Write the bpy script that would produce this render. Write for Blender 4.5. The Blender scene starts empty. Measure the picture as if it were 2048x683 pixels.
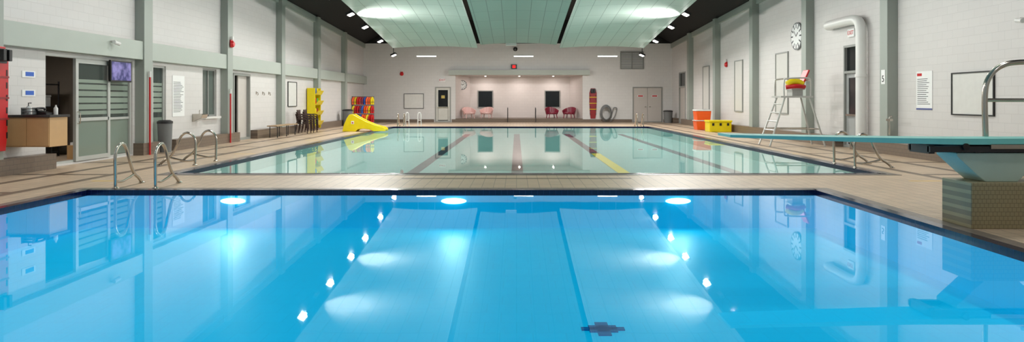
import bpy, bmesh, math, random
from mathutils import Vector, Matrix
random.seed(7)
S=bpy.context.scene
COL=S.collection
S.view_settings.view_transform='Standard'

# ------------------------------------------------------------ materials
def srgb(c):
    return tuple(((v/255)/12.92 if v/255<=0.04045 else ((v/255+0.055)/1.055)**2.4) for v in c)+(1,)
def newmat(name):
    m=bpy.data.materials.new(name); m.use_nodes=True
    nt=m.node_tree; p=nt.nodes['Principled BSDF']; return m,nt,p
def pmat(name,col,rough=.5,metal=0,var=.08,scale=6,bump=0,emis=0,ecol=None,spec=None):
    m,nt,p=newmat(name)
    c=srgb(col)
    tc=nt.nodes.new('ShaderNodeTexCoord')
    n=nt.nodes.new('ShaderNodeTexNoise'); n.inputs['Scale'].default_value=scale; n.inputs['Detail'].default_value=3
    nt.links.new(tc.outputs['Object'],n.inputs['Vector'])
    mx=nt.nodes.new('ShaderNodeMix'); mx.data_type='RGBA'
    mx.inputs[6].default_value=tuple(v*(1-var) for v in c[:3])+(1,)
    mx.inputs[7].default_value=tuple(min(1,v*(1+var)) for v in c[:3])+(1,)
    nt.links.new(n.outputs['Fac'],mx.inputs[0]); nt.links.new(mx.outputs[2],p.inputs['Base Color'])
    p.inputs['Roughness'].default_value=rough; p.inputs['Metallic'].default_value=metal
    if spec is not None: p.inputs['Specular IOR Level'].default_value=spec
    if bump:
        b=nt.nodes.new('ShaderNodeBump'); b.inputs['Strength'].default_value=bump; b.inputs['Distance'].default_value=.02
        nt.links.new(n.outputs['Fac'],b.inputs['Height']); nt.links.new(b.outputs['Normal'],p.inputs['Normal'])
    if emis:
        p.inputs['Emission Color'].default_value=srgb(ecol or col); p.inputs['Emission Strength'].default_value=emis
    return m
def math_(nt,op,a,b=None,c=None):
    n=nt.nodes.new('ShaderNodeMath'); n.operation=op
    for i,v in enumerate((a,b,c)):
        if v is None: continue
        if isinstance(v,(int,float)): n.inputs[i].default_value=v
        else: nt.links.new(v,n.inputs[i])
    return n.outputs[0]
def posxyz(nt):
    g=nt.nodes.new('ShaderNodeNewGeometry'); s=nt.nodes.new('ShaderNodeSeparateXYZ')
    nt.links.new(g.outputs['Position'],s.inputs[0]); return s.outputs
def blockmat(name,col,mortar,axis='Y',w=.4,h=.2,bump=.2,rough=.55,msize=.006,glow=0,gcol=None):
    m,nt,p=newmat(name); o=posxyz(nt)
    cb=nt.nodes.new('ShaderNodeCombineXYZ')
    a,b={'Y':(1,2),'X':(0,2),'Z':(0,1)}[axis]
    nt.links.new(o[a],cb.inputs[0]); nt.links.new(o[b],cb.inputs[1])
    br=nt.nodes.new('ShaderNodeTexBrick')
    nt.links.new(cb.outputs[0],br.inputs['Vector'])
    br.inputs['Scale'].default_value=1; br.inputs['Brick Width'].default_value=w; br.inputs['Row Height'].default_value=h
    br.inputs['Mortar Size'].default_value=msize; br.inputs['Mortar Smooth'].default_value=.3
    c=srgb(col)
    br.inputs['Color1'].default_value=c; br.inputs['Color2'].default_value=tuple(v*.97 for v in c[:3])+(1,)
    br.inputs['Mortar'].default_value=srgb(mortar)
    nt.links.new(br.outputs['Color'],p.inputs['Base Color'])
    bp=nt.nodes.new('ShaderNodeBump'); bp.inputs['Strength'].default_value=bump; bp.inputs['Distance'].default_value=.008; bp.invert=True
    nt.links.new(br.outputs['Fac'],bp.inputs['Height']); nt.links.new(bp.outputs['Normal'],p.inputs['Normal'])
    p.inputs['Roughness'].default_value=rough
    if glow:
        p.inputs['Emission Color'].default_value=srgb(gcol or col); p.inputs['Emission Strength'].default_value=glow
    return m
WHITE_Y=blockmat('white_block_side',(212,209,207),(199,196,194),'Y')
WHITE_X=blockmat('white_block_end',(216,215,213),(204,203,201),'X')
PINKW=blockmat('alcove_block',(224,216,212),(212,204,200),'X')
PILAS=pmat('pilaster_paint',(156,163,156),.5,var=.04,scale=2)
BEAM=pmat('beam_paint',(172,180,172),.5,var=.04,scale=2)
BASEB=blockmat('base_tile',(118,103,90),(94,82,72),'Y',.2,.1,.2,.35)
BASEBX=blockmat('base_tile_end',(118,103,90),(94,82,72),'X',.2,.1,.2,.35)
BLACKC=pmat('black_ceiling',(10,10,12),.8,var=.2)
NAVY=blockmat('navy_tile',(16,20,52),(32,38,76),'Z',.1,.1,.1,.15,.004)
GREYC=blockmat('grey_coping',(128,116,108),(95,86,80),'Z',.2,.2,.1,.3,.006)
NBASIN=blockmat('cyan_basin_glow',(0,178,214),(0,168,204),'Z',.3,.3,.05,.5,.006,.56,(0,170,215))  # emission stands in for light scattered in the water
FBASIN=blockmat('pale_basin_glow',(146,190,184),(136,178,172),'Z',.3,.3,.05,.5,.006,.30,(135,185,180))  # glow added to the basin tiles to brighten the water
STEEL=pmat('polished_steel',(196,190,180),.18,1,var=.05)
ALU=pmat('aluminium',(188,190,186),.35,.15,var=.05)
GREYP=pmat('grey_plastic',(110,112,112),.5)
DARK=pmat('dark_frame',(38,38,40),.4)
BLACK=pmat('black_plastic',(18,18,20),.4)
WHITEP=pmat('white_paint',(222,221,218),.35,var=.03)
PAPER=pmat('paper',(235,236,235),.6,var=.02)
INK=pmat('ink',(60,60,66),.6)
RED=pmat('red_plastic',(196,22,28),.35)
REDD=pmat('dark_red',(140,20,26),.4)
YELLOW=pmat('yellow_plastic',(232,210,10),.3)
YELLOW2=pmat('yellow_soft',(222,198,18),.45)
ORANGE=pmat('orange_plastic',(236,92,22),.4)
BLUE=pmat('blue_plastic',(30,90,190),.4)
GREEN=pmat('green_plastic',(70,170,60),.4)
BURG=pmat('burgundy_plastic',(130,22,50),.35)
PALEP=pmat('pale_pink_plastic',(228,186,180),.35)
BROWN=pmat('brown_plastic',(62,42,36),.45)
WOODC=pmat('maple_veneer',(200,160,112),.4,var=.12,scale=3)
COUNTER=pmat('dark_laminate',(50,46,44),.3)
TEAL=pmat('teal_board',(118,198,190),.5,var=.06,scale=12,bump=.1)
STAND=pmat('stand_paint',(168,186,172),.5,var=.1,scale=5)
PED=blockmat('pedestal_mosaic',(150,138,104),(120,108,82),'X',.05,.05,.2,.45,.004)
DOORG=pmat('door_grey',(196,190,184),.45,var=.03)
DOORF=pmat('door_frame',(146,148,144),.45,var=.03)
SHUT=pmat('blanked_window_panel',(205,203,198),.5,var=.03)
GLASSD=pmat('dark_glass',(26,30,32),.08,var=.1)
OFFW=pmat('office_wall',(120,110,98),.7)
VENT=pmat('vent_grey',(135,138,134),.5)

def floor_mat():
    m,nt,p=newmat('deck_tile'); o=posxyz(nt)
    cb=nt.nodes.new('ShaderNodeCombineXYZ'); nt.links.new(o[0],cb.inputs[0]); nt.links.new(o[1],cb.inputs[1])
    def brick(c1,mo):
        br=nt.nodes.new('ShaderNodeTexBrick'); nt.links.new(cb.outputs[0],br.inputs['Vector'])
        br.offset=0; br.inputs['Scale'].default_value=1; br.inputs['Brick Width'].default_value=.2; br.inputs['Row Height'].default_value=.2
        br.inputs['Mortar Size'].default_value=.007; c=srgb(c1)
        br.inputs['Color1'].default_value=c; br.inputs['Color2'].default_value=tuple(v*.88 for v in c[:3])+(1,)
        br.inputs['Mortar'].default_value=srgb(mo); return br
    b1=brick((200,176,150),(152,134,114)); b2=brick((118,100,82),(98,84,68)); b3=brick((232,190,60),(200,160,50))
    fac=None
    def mxm(a,b): return b if a is None else math_(nt,'MAXIMUM',a,b)
    ax=math_(nt,'ABSOLUTE',o[0])
    for x in (8.15,9.3):
        fac=mxm(fac,math_(nt,'COMPARE',ax,x,.1))
    outer=math_(nt,'GREATER_THAN',ax,8.15)
    md=math_(nt,'MODULO',math_(nt,'ADD',o[1],5.4),2.75)
    cr=math_(nt,'MULTIPLY',math_(nt,'LESS_THAN',md,.2),outer)
    fac=mxm(fac,cr)
    inner=math_(nt,'LESS_THAN',ax,8.15)
    fac=mxm(fac,math_(nt,'MULTIPLY',math_(nt,'COMPARE',o[1],13.25,.08),math_(nt,'LESS_THAN',ax,2.2)))
    fac=mxm(fac,math_(nt,'MULTIPLY',math_(nt,'COMPARE',o[1],40.6,.08),inner))
    yel=math_(nt,'MULTIPLY',math_(nt,'COMPARE',ax,7.6,.3),math_(nt,'LESS_THAN',math_(nt,'MODULO',math_(nt,'ADD',o[1],.2),6.5),.09))
    mx=nt.nodes.new('ShaderNodeMix'); mx.data_type='RGBA'
    nt.links.new(fac,mx.inputs[0]); nt.links.new(b1.outputs['Color'],mx.inputs[6]); nt.links.new(b2.outputs['Color'],mx.inputs[7])
    my=nt.nodes.new('ShaderNodeMix'); my.data_type='RGBA'
    nt.links.new(yel,my.inputs[0]); nt.links.new(mx.outputs[2],my.inputs[6]); nt.links.new(b3.outputs['Color'],my.inputs[7])
    nz=nt.nodes.new('ShaderNodeTexNoise'); nz.inputs['Scale'].default_value=.7; nt.links.new(cb.outputs[0],nz.inputs['Vector'])
    mr=nt.nodes.new('ShaderNodeMapRange'); mr.inputs[3].default_value=.85; mr.inputs[4].default_value=1.1
    nt.links.new(nz.outputs['Fac'],mr.inputs[0])
    vm=nt.nodes.new('ShaderNodeVectorMath'); vm.operation='SCALE'
    nt.links.new(my.outputs[2],vm.inputs[0]); nt.links.new(mr.outputs[0],vm.inputs['Scale'])
    nt.links.new(vm.outputs[0],p.inputs['Base Color'])
    p.inputs['Roughness'].default_value=.42
    return m
FLOORM=floor_mat()

def water_mat(name,tint,bump,bscale,k=1.0):
    m=bpy.data.materials.new(name); m.use_nodes=True; nt=m.node_tree; nt.nodes.clear()
    out=nt.nodes.new('ShaderNodeOutputMaterial'); mix=nt.nodes.new('ShaderNodeMixShader')
    fr=nt.nodes.new('ShaderNodeFresnel'); fr.inputs['IOR'].default_value=1.33
    fac=math_(nt,'MULTIPLY',fr.outputs[0],k)
    gl=nt.nodes.new('ShaderNodeBsdfGlossy'); gl.inputs['Roughness'].default_value=.015; gl.inputs['Color'].default_value=(1,1,1,1)
    tr=nt.nodes.new('ShaderNodeBsdfTransparent'); tr.inputs['Color'].default_value=tint
    g=nt.nodes.new('ShaderNodeNewGeometry')
    n=nt.nodes.new('ShaderNodeTexNoise'); n.inputs['Scale'].default_value=bscale; n.inputs['Detail'].default_value=2
    nt.links.new(g.outputs['Position'],n.inputs['Vector'])
    b=nt.nodes.new('ShaderNodeBump'); b.inputs['Strength'].default_value=bump; b.inputs['Distance'].default_value=.02
    nt.links.new(n.outputs['Fac'],b.inputs['Height'])
    nt.links.new(b.outputs['Normal'],gl.inputs['Normal'])
    nt.links.new(fac,mix.inputs[0]); nt.links.new(tr.outputs[0],mix.inputs[1]); nt.links.new(gl.outputs[0],mix.inputs[2])
    nt.links.new(mix.outputs[0],out.inputs[0]); return m
WATERN=water_mat('water_blue',(.55,.98,1,1),.02,1.2,.92)
WATERF=water_mat('water_calm',(.82,.98,.98,1),.02,1.2,.62)

def glass_mat():
    m=bpy.data.materials.new('frosted_banded_glass'); m.use_nodes=True; nt=m.node_tree; p=nt.nodes['Principled BSDF']
    o=posxyz(nt)
    md=math_(nt,'MODULO',o[2],.16); st=math_(nt,'LESS_THAN',md,.12)
    rng=math_(nt,'MULTIPLY',math_(nt,'GREATER_THAN',o[2],1.15),math_(nt,'LESS_THAN',o[2],2.0))
    low=math_(nt,'LESS_THAN',o[2],1.0)
    f=math_(nt,'MAXIMUM',math_(nt,'MULTIPLY',st,rng),math_(nt,'MULTIPLY',low,.8))
    mx=nt.nodes.new('ShaderNodeMix'); mx.data_type='RGBA'
    mx.inputs[6].default_value=srgb((78,90,86)); mx.inputs[7].default_value=srgb((146,160,148))
    nt.links.new(f,mx.inputs[0]); nt.links.new(mx.outputs[2],p.inputs['Base Color'])
    p.inputs['Roughness'].default_value=.12
    al=math_(nt,'ADD',math_(nt,'MULTIPLY',f,.35),.55); nt.links.new(al,p.inputs['Alpha'])
    return m
GLASSF=glass_mat()
def panel_mat(name,c1,c2,c3):
    m,nt,p=newmat(name); o=posxyz(nt)
    cb=nt.nodes.new('ShaderNodeCombineXYZ'); nt.links.new(o[1],cb.inputs[0]); nt.links.new(o[0],cb.inputs[1])
    br=nt.nodes.new('ShaderNodeTexBrick'); nt.links.new(cb.outputs[0],br.inputs['Vector']); br.offset=0
    br.inputs['Scale'].default_value=1; br.inputs['Brick Width'].default_value=2.0; br.inputs['Row Height'].default_value=.62; br.inputs['Mortar Size'].default_value=.014
    br.inputs['Color1'].default_value=srgb(c1); br.inputs['Color2'].default_value=srgb(c2); br.inputs['Mortar'].default_value=srgb(c3)
    nt.links.new(br.outputs['Color'],p.inputs['Base Color']); p.inputs['Roughness'].default_value=.5
    return m
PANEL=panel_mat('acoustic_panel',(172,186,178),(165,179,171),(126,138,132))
PANELC=panel_mat('acoustic_panel_dim_middle',(138,160,152),(132,154,146),(98,114,108))  # darker colour stands for dimmer light than on the side panels
def screen_mat():
    m,nt,p=newmat('tv_picture')
    n=nt.nodes.new('ShaderNodeTexNoise'); n.inputs['Scale'].default_value=5
    g=nt.nodes.new('ShaderNodeNewGeometry'); nt.links.new(g.outputs['Position'],n.inputs['Vector'])
    r=nt.nodes.new('ShaderNodeValToRGB'); r.color_ramp.elements[0].position=.4; r.color_ramp.elements[0].color=srgb((46,44,120)); r.color_ramp.elements[1].position=.65; r.color_ramp.elements[1].color=srgb((160,150,220))
    nt.links.new(n.outputs['Fac'],r.inputs[0]); nt.links.new(r.outputs[0],p.inputs['Emission Color']); p.inputs['Emission Strength'].default_value=.7
    p.inputs['Base Color'].default_value=(0.01,.01,.02,1); return m
SCREEN=screen_mat()
def emat(name,col,s):
    return pmat(name,col,.5,emis=s,ecol=col)
LAMP=emat('lamp_lens',(255,250,240),14)
STRIPL=emat('strip_lens',(255,250,240),6)
POOLL=emat('pool_lamp_lens',(235,250,255),5)
REDG=emat('red_glow',(255,20,20),1.5)

# ------------------------------------------------------------ mesh builder
def catmull(pts,n=6,closed=False):
    P=[Vector(p) for p in pts]; out=[]
    N=len(P); rng=range(N if closed else N-1)
    for i in rng:
        if closed: p0,p1,p2,p3=P[(i-1)%N],P[i],P[(i+1)%N],P[(i+2)%N]
        else: p0,p1,p2,p3=P[max(i-1,0)],P[i],P[i+1],P[min(i+2,N-1)]
        for k in range(n):
            t=k/n
            out.append(.5*((2*p1)+(-p0+p2)*t+(2*p0-5*p1+4*p2-p3)*t*t+(-p0+3*p1-3*p2+p3)*t**3))
    if not closed: out.append(P[-1])
    return out
class B:
    def __init__(s): s.bm=bmesh.new()
    def box(s,x0,x1,y0,y1,z0,z1):
        x0,x1=sorted((x0,x1)); y0,y1=sorted((y0,y1)); z0,z1=sorted((z0,z1))
        v=[s.bm.verts.new(p) for p in ((x0,y0,z0),(x1,y0,z0),(x1,y1,z0),(x0,y1,z0),(x0,y0,z1),(x1,y0,z1),(x1,y1,z1),(x0,y1,z1))]
        for f in ((0,3,2,1),(4,5,6,7),(0,1,5,4),(1,2,6,5),(2,3,7,6),(3,0,4,7)): s.bm.faces.new([v[i] for i in f])
        return s
    def obox(s,c,half,rot):
        vs=[]
        for sx,sy,sz in ((-1,-1,-1),(1,-1,-1),(1,1,-1),(-1,1,-1),(-1,-1,1),(1,-1,1),(1,1,1),(-1,1,1)):
            vs.append(s.bm.verts.new(Vector(c)+rot@Vector((sx*half[0],sy*half[1],sz*half[2]))))
        for f in ((0,3,2,1),(4,5,6,7),(0,1,5,4),(1,2,6,5),(2,3,7,6),(3,0,4,7)): s.bm.faces.new([vs[i] for i in f])
        return s
    def prism(s,poly,axis,a0,a1):
        def P(u,v,a):
            return {'X':(a,u,v),'Y':(u,a,v),'Z':(u,v,a)}[axis]
        A=[s.bm.verts.new(P(u,v,a0)) for u,v in poly]; C=[s.bm.verts.new(P(u,v,a1)) for u,v in poly]
        n=len(poly)
        s.bm.faces.new(A); s.bm.faces.new(C[::-1])
        for i in range(n): s.bm.faces.new((A[i],A[(i+1)%n],C[(i+1)%n],C[i]))
        return s
    def tube(s,pts,r,seg=10,closed=False,cap=True,r1=None):
        P=[Vector(p) for p in pts]; N=len(P); rings=[]
        t=(P[1]-P[0]).normalized()
        nrm=t.orthogonal().normalized()
        for i in range(N):
            if closed: tn=(P[(i+1)%N]-P[i-1])
            elif i==0: tn=P[1]-P[0]
            elif i==N-1: tn=P[-1]-P[-2]
            else: tn=P[i+1]-P[i-1]
            if tn.length<1e-9: tn=t.copy()
            tn.normalize()
            q=t.rotation_difference(tn); nrm=q@nrm; t=tn
            nrm=(nrm-t*nrm.dot(t)).normalized(); bn=t.cross(nrm)
            rr=r if r1 is None else r+(r1-r)*i/(N-1)
            rings.append([s.bm.verts.new(P[i]+rr*(math.cos(2*math.pi*k/seg)*nrm+math.sin(2*math.pi*k/seg)*bn)) for k in range(seg)])
        M=N if closed else N-1
        for i in range(M):
            a=rings[i]; b=rings[(i+1)%N]
            for k in range(seg): s.bm.faces.new((a[k],a[(k+1)%seg],b[(k+1)%seg],b[k]))
        if not closed and cap:
            s.bm.faces.new(rings[0][::-1]); s.bm.faces.new(rings[-1])
        return s
    def lathe(s,c,prof,seg=24):
        c=Vector(c); rings=[]
        for r,z in prof: rings.append([s.bm.verts.new(c+Vector((r*math.cos(2*math.pi*k/seg),r*math.sin(2*math.pi*k/seg),z))) for k in range(seg)])
        for i in range(len(rings)-1):
            for k in range(seg): s.bm.faces.new((rings[i][k],rings[i][(k+1)%seg],rings[i+1][(k+1)%seg],rings[i+1][k]))
        s.bm.faces.new(rings[0][::-1]); s.bm.faces.new(rings[-1]); return s
    def ball(s,c,r,sc=(1,1,1)):
        m=Matrix.Translation(c)@Matrix.Diagonal((sc[0],sc[1],sc[2],1))
        bmesh.ops.create_uvsphere(s.bm,u_segments=20,v_segments=12,radius=r,matrix=m); return s
    def sheet(s,rows,th=None):
        R=[[s.bm.verts.new(p) for p in row] for row in rows]
        th=Vector(th)
        Q=[[s.bm.verts.new(Vector(p)+th) for p in row] for row in rows]
        n=len(R);m=len(R[0])
        for i in range(n-1):
            for j in range(m-1):
                s.bm.faces.new((R[i][j],R[i+1][j],R[i+1][j+1],R[i][j+1])); s.bm.faces.new((Q[i][j],Q[i][j+1],Q[i+1][j+1],Q[i+1][j]))
        for i in range(n-1):
            s.bm.faces.new((R[i][0],Q[i][0],Q[i+1][0],R[i+1][0])); s.bm.faces.new((R[i][-1],R[i+1][-1],Q[i+1][-1],Q[i][-1]))
        for j in range(m-1):
            s.bm.faces.new((R[0][j],R[0][j+1],Q[0][j+1],Q[0][j])); s.bm.faces.new((R[-1][j],Q[-1][j],Q[-1][j+1],R[-1][j+1]))
        return s
    def done(s,name,mat,parent=None,label=None,cat=None,kind=None,bevel=0,smooth=True,group=None):
        bm=s.bm; bmesh.ops.recalc_face_normals(bm,faces=bm.faces)
        off=Vector((0,0,0))
        if parent is None:
            lo=Vector([min(v.co[i] for v in bm.verts) for i in range(3)]); hi=Vector([max(v.co[i] for v in bm.verts) for i in range(3)])
            off=Vector(((lo.x+hi.x)/2,(lo.y+hi.y)/2,lo.z)); bmesh.ops.translate(bm,verts=bm.verts,vec=-off)
        me=bpy.data.meshes.new(name); bm.to_mesh(me); bm.free()
        me.materials.append(mat)
        if smooth:
            for p in me.polygons: p.use_smooth=True
            me.set_sharp_from_angle(angle=math.radians(35))
        o=bpy.data.objects.new(name,me); o.location=off; COL.objects.link(o)
        if bevel:
            b=o.modifiers.new('b','BEVEL'); b.width=bevel; b.segments=2; b.limit_method='ANGLE'
        if parent is not None: o.parent=parent
        if label: o['label']=label
        if cat: o['category']=cat
        if kind: o['kind']=kind
        if group: o['group']=group
        return o
def thing(name,label,cat,loc,rot=0,group=None):
    e=bpy.data.objects.new(name,None); e.empty_display_size=.2; e.location=loc; e.rotation_euler=(0,0,rot); COL.objects.link(e)
    e['label']=label; e['category']=cat
    if group: e['group']=group
    return e
def dup(root,loc,rot=None,label=None):
    n=root.copy(); n.location=loc
    if rot is not None: n.rotation_euler=(0,0,rot)
    COL.objects.link(n)
    if label: n['label']=label
    def rec(src,dst):
        for c in list(src.children):
            k=c.copy(); k.parent=dst; COL.objects.link(k); rec(c,k)
    rec(root,n); return n
def text(s,size,mat,parent,loc,rot,name='lettering',ext=.002):
    cu=bpy.data.curves.new('t','FONT'); cu.body=s; cu.size=size; cu.align_x='CENTER'; cu.align_y='CENTER'; cu.extrude=ext
    o=bpy.data.objects.new('t',cu); COL.objects.link(o)
    dg=bpy.context.evaluated_depsgraph_get(); me=bpy.data.meshes.new_from_object(o.evaluated_get(dg))
    bpy.data.objects.remove(o); me.materials.clear(); me.materials.append(mat)
    t=bpy.data.objects.new(name,me); t.location=loc; t.rotation_euler=rot; COL.objects.link(t); t.parent=parent; return t
H=math.pi/2
FACE_S=(H,0,0)

XL,XR,YF,YN=-10.4,10.6,47.0,-2.0
def cells(us,vs,holes,fn):
    us=sorted(set(us)|{h[0] for h in holes}|{h[1] for h in holes}); vs=sorted(set(vs)|{h[2] for h in holes}|{h[3] for h in holes})
    for i in range(len(us)-1):
        for j in range(len(vs)-1):
            cu=(us[i]+us[i+1])/2; cv=(vs[j]+vs[j+1])/2
            if any(h[0]<cu<h[1] and h[2]<cv<h[3] for h in holes): continue
            fn(us[i],us[i+1],vs[j],vs[j+1])
# ------------------------------------------------------------ floor and pools
NP=(-7.15,5.0,.8,11.5); FP=(-6.95,7.4,14.1,39.0)
b=B(); cells([-13.8,XR+.3],[YN-.3,50.4],[NP,FP],lambda a,c,d,e:b.box(a,c,d,e,-.12,0)); b.done('floor',FLOORM,kind='structure',smooth=False)
def pool(P,depth,wz,basin,water,label,nm):
    x0,x1,y0,y1=P
    T=thing('swimming_pool',label,'swimming pool',((x0+x1)/2,(y0+y1)/2,0)); ox,oy=T.location.x,T.location.y
    a0,a1,c0,c1=x0-ox,x1-ox,y0-oy,y1-oy
    b=B(); t=.03
    b.box(a0,a1,c0,c1,-depth-.1,-depth)
    b.box(a0,a0+t,c0,c1,-depth,-.08);b.box(a1-t,a1,c0,c1,-depth,-.08);b.box(a0,a1,c0,c0+t,-depth,-.08);b.box(a0,a1,c1-t,c1,-depth,-.08)
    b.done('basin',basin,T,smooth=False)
    b=B()
    for q in ((a0-.1,a0+.04,c0-.1,c1+.1),(a1-.04,a1+.1,c0-.1,c1+.1),(a0,a1,c0-.1,c0+.04),(a0,a1,c1-.04,c1+.1)): b.box(*q,-.08,.012)
    b.done('coping',NAVY,T,label='dark navy tile pool edge',smooth=False)
    b=B()
    for q in ((a0-.3,a0-.1,c0-.3,c1+.3),(a1+.1,a1+.3,c0-.3,c1+.3),(a0-.1,a1+.1,c0-.3,c0-.1),(a0-.1,a1+.1,c1+.1,c1+.3)): b.box(*q,-.02,.006)
    b.done('edge_band',GREYC,T,label='grey tile band around the pool edge',smooth=False)
    bm=B(); v=[bm.bm.verts.new(p) for p in ((a0+.03,c0+.03,wz),(a1-.03,c0+.03,wz),(a1-.03,c1-.03,wz),(a0+.03,c1-.03,wz))]; bm.bm.faces.new(v)
    bm.done('water',water,T,smooth=False)
    return T
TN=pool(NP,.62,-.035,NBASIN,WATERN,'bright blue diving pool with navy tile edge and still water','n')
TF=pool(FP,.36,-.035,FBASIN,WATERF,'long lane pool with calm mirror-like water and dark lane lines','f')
LINEM=pmat('lane_tile_glow',(6,16,50),.4,var=.1,emis=.1,ecol=(0,50,110))  # faint blue emission added to keep the lines blue; not a lamp
ox,oy=TF.location.x,TF.location.y
for x in (-2.65,0.02,2.74,5.65):
    B().box(x-ox-.15,x-ox+.15,15.2-oy,37.8-oy,-.36,-.352).done('lane_line',LINEM,TF,label='dark navy lane line on the pool floor',smooth=False)
B().box(2.74-ox-.15,2.74-ox+.15,17.2-oy,24-oy,-.352,-.347).done('lane_marking',pmat('lane_yellow_glow',(240,205,20),.5,emis=.5),TF,label='yellow strip on a lane line',smooth=False)  # yellow strip is given its own glow, though it is no lamp
ox,oy=TN.location.x,TN.location.y
for x in (-4.7,-1.04,2.68):
    y=11.455-oy
    bb=B(); bb.ball((x-ox,y,-.17),.21,(1,.12,.24)); bb.done('pool_light',POOLL,TN,label='glowing oval underwater lamp')
    l=bpy.data.lights.new('pool_lamp','AREA'); l.shape='RECTANGLE'; l.size=.35; l.size_y=.08; l.energy=8; l.color=(.9,.98,1)
    lo=bpy.data.objects.new('pool_lamp',l); lo.location=(x-ox,y-.06,-.17); lo.rotation_euler=(-H-.05,0,0); lo.parent=TN; COL.objects.link(lo)
b=B()
for q in ((-.13,.13,-.09,.09),(-.06,.06,-.18,.18),(-.2,.2,-.04,.04)): b.box(.8-ox+q[0],.8-ox+q[1],6.4-oy+q[2],6.4-oy+q[3],-.62,-.61)
b.done('drain_cover',pmat('drain_blue_glow',(2,80,140),.5,emis=.35),TN,label='dark blue cross-shaped drain tile',smooth=False)  # drain tile carries added emission, like the basin around it

# ------------------------------------------------------------ walls
LH=[(15.25,18.72,.04,2.56),(19.78,20.5,.06,2.5),(22.9,23.95,.95,2.56),(25.35,26.95,.0,2.5)]
b=B(); cells([YN,YF+.2],[0,7.6],LH,lambda a,c,d,e:b.box(XL-.25,XL,a,c,d,e)); b.done('wall_left',WHITE_Y,kind='structure',smooth=False)
RH=[(21.35,22.35,.0,3.25),(43.3,45.0,0,3.3)]
b=B(); cells([YN,YF+.2],[0,7.6],RH,lambda a,c,d,e:b.box(XR,XR+.25,a,c,d,e)); b.done('wall_right',WHITE_Y,kind='structure',smooth=False)
AX0,AX1,AZ=-4.15,4.5,3.2
FH=[(AX0,AX1,0,AZ),(-5.54,-4.46,0,2.4),(7.9,9.93,0,2.4)]
b=B(); cells([XL-.25,XR+.25],[0,5.35],FH,lambda a,c,d,e:b.box(a,c,YF,YF+.2,d,e)); b.done('wall_far',WHITE_X,kind='structure',smooth=False)
B().box(XL-.25,XR+.25,YF,YF+.2,5.35,7.6).done('trim_1',BLACKC,kind='structure',smooth=False)
B().box(XL-.25,XR+.25,YN-.2,YN,0,8.9).done('wall_near',WHITE_X,kind='structure',smooth=False)
b=B(); b.box(AX0+.8,AX1-.65,50,50.2,.25,AZ)
b.prism([(AX0,47.2),(AX0+.8,50),(AX0+.8,50.2),(AX0-.15,50.2),(AX0-.15,47.2)],'Z',0.0,AZ)
b.prism([(AX1,47.2),(AX1-.65,50),(AX1-.65,50.2),(AX1+.15,50.2),(AX1+.15,47.2)],'Z',0.0,AZ)
b.done('wall_alcove',PINKW,kind='structure',smooth=False)
B().box(AX0-.15,AX1+.15,47.2,50.2,AZ,AZ+.1).done('ceiling_alcove',pmat('alcove_ceiling',(215,208,203),.6),kind='structure',smooth=False)
B().box(AX0,AX1,46.95,50,0.0,.25).done('floor_alcove',BASEBX,kind='structure',smooth=False)
B().box(AX0-.45,AX1+.45,46.6,47,3.2,3.52).done('trim_2',BEAM,kind='structure',smooth=False)
b=B()
def zw(y): return 5.33+.04*(47-y)
rows=[]
for y in (47.2,YN-.2):
    rows.append([(XL-.25,y,zw(y)-.05),(XL+.02,y,zw(y)),(-7.7,y,zw(y)+1.6),(7.9,y,zw(y)+1.6),(XR-.02,y,zw(y)),(XR+.25,y,zw(y)-.05)])
b.sheet(rows,(0,0,.2)); b.done('ceiling',BLACKC,kind='structure',smooth=False)
for nm,x0,x1 in (('trim_3',XL,XL+.12),('trim_4',XR-.12,XR)):
    B().sheet([[(x0,46.98,zw(46.98)-.3),(x1,46.98,zw(46.98)-.3)],[(x0,YN,zw(YN)-.3),(x1,YN,zw(YN)-.3)]],(0,0,.3)).done(nm,PILAS,kind='structure',smooth=False)
k=5
for i,y in enumerate((2.5,8.0,13.45,19.05,24.5,30.1,35.6,41.2)):
    B().box(XL,XL+.26,y-.22,y+.22,0,zw(y)-.02).done('trim_%d'%k,PILAS,kind='structure',smooth=False,bevel=.01); k+=1
for i,y in enumerate((2.8,8.3,13.8,19.4,24.8,30.4,36.1,41.6)):
    B().box(XR-.3,XR,y-.2,y+.2,0,zw(y)-.02).done('trim_%d'%k,PILAS,kind='structure',smooth=False,bevel=.01); k+=1
B().box(XL,XL+.22,YN,YF,2.6,3.1).done('trim_%d'%k,BEAM,kind='structure',smooth=False,bevel=.01); k+=1
def base(nm,x0,x1,segs,m=BASEB):
    b=B()
    for a,c in segs: b.box(x0,x1,a,c,0,.33)
    b.done(nm,m,kind='structure',smooth=False)
base('baseboard_left',XL,XL+.28,[(YN,15.2),(18.75,19.6),(20.55,25.3),(27.0,46.9)])
base('baseboard_right',XR-.33,XR,[(YN,21.3),(22.4,43.2),(45.1,46.9)])
b=B()
for a,c in ((XL,-5.6),(-4.4,AX0),(AX1,7.85),(9.98,XR)): b.box(a,c,46.93,47,0,.2)
b.done('baseboard_far',BASEBX,kind='structure',smooth=False)

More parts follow.
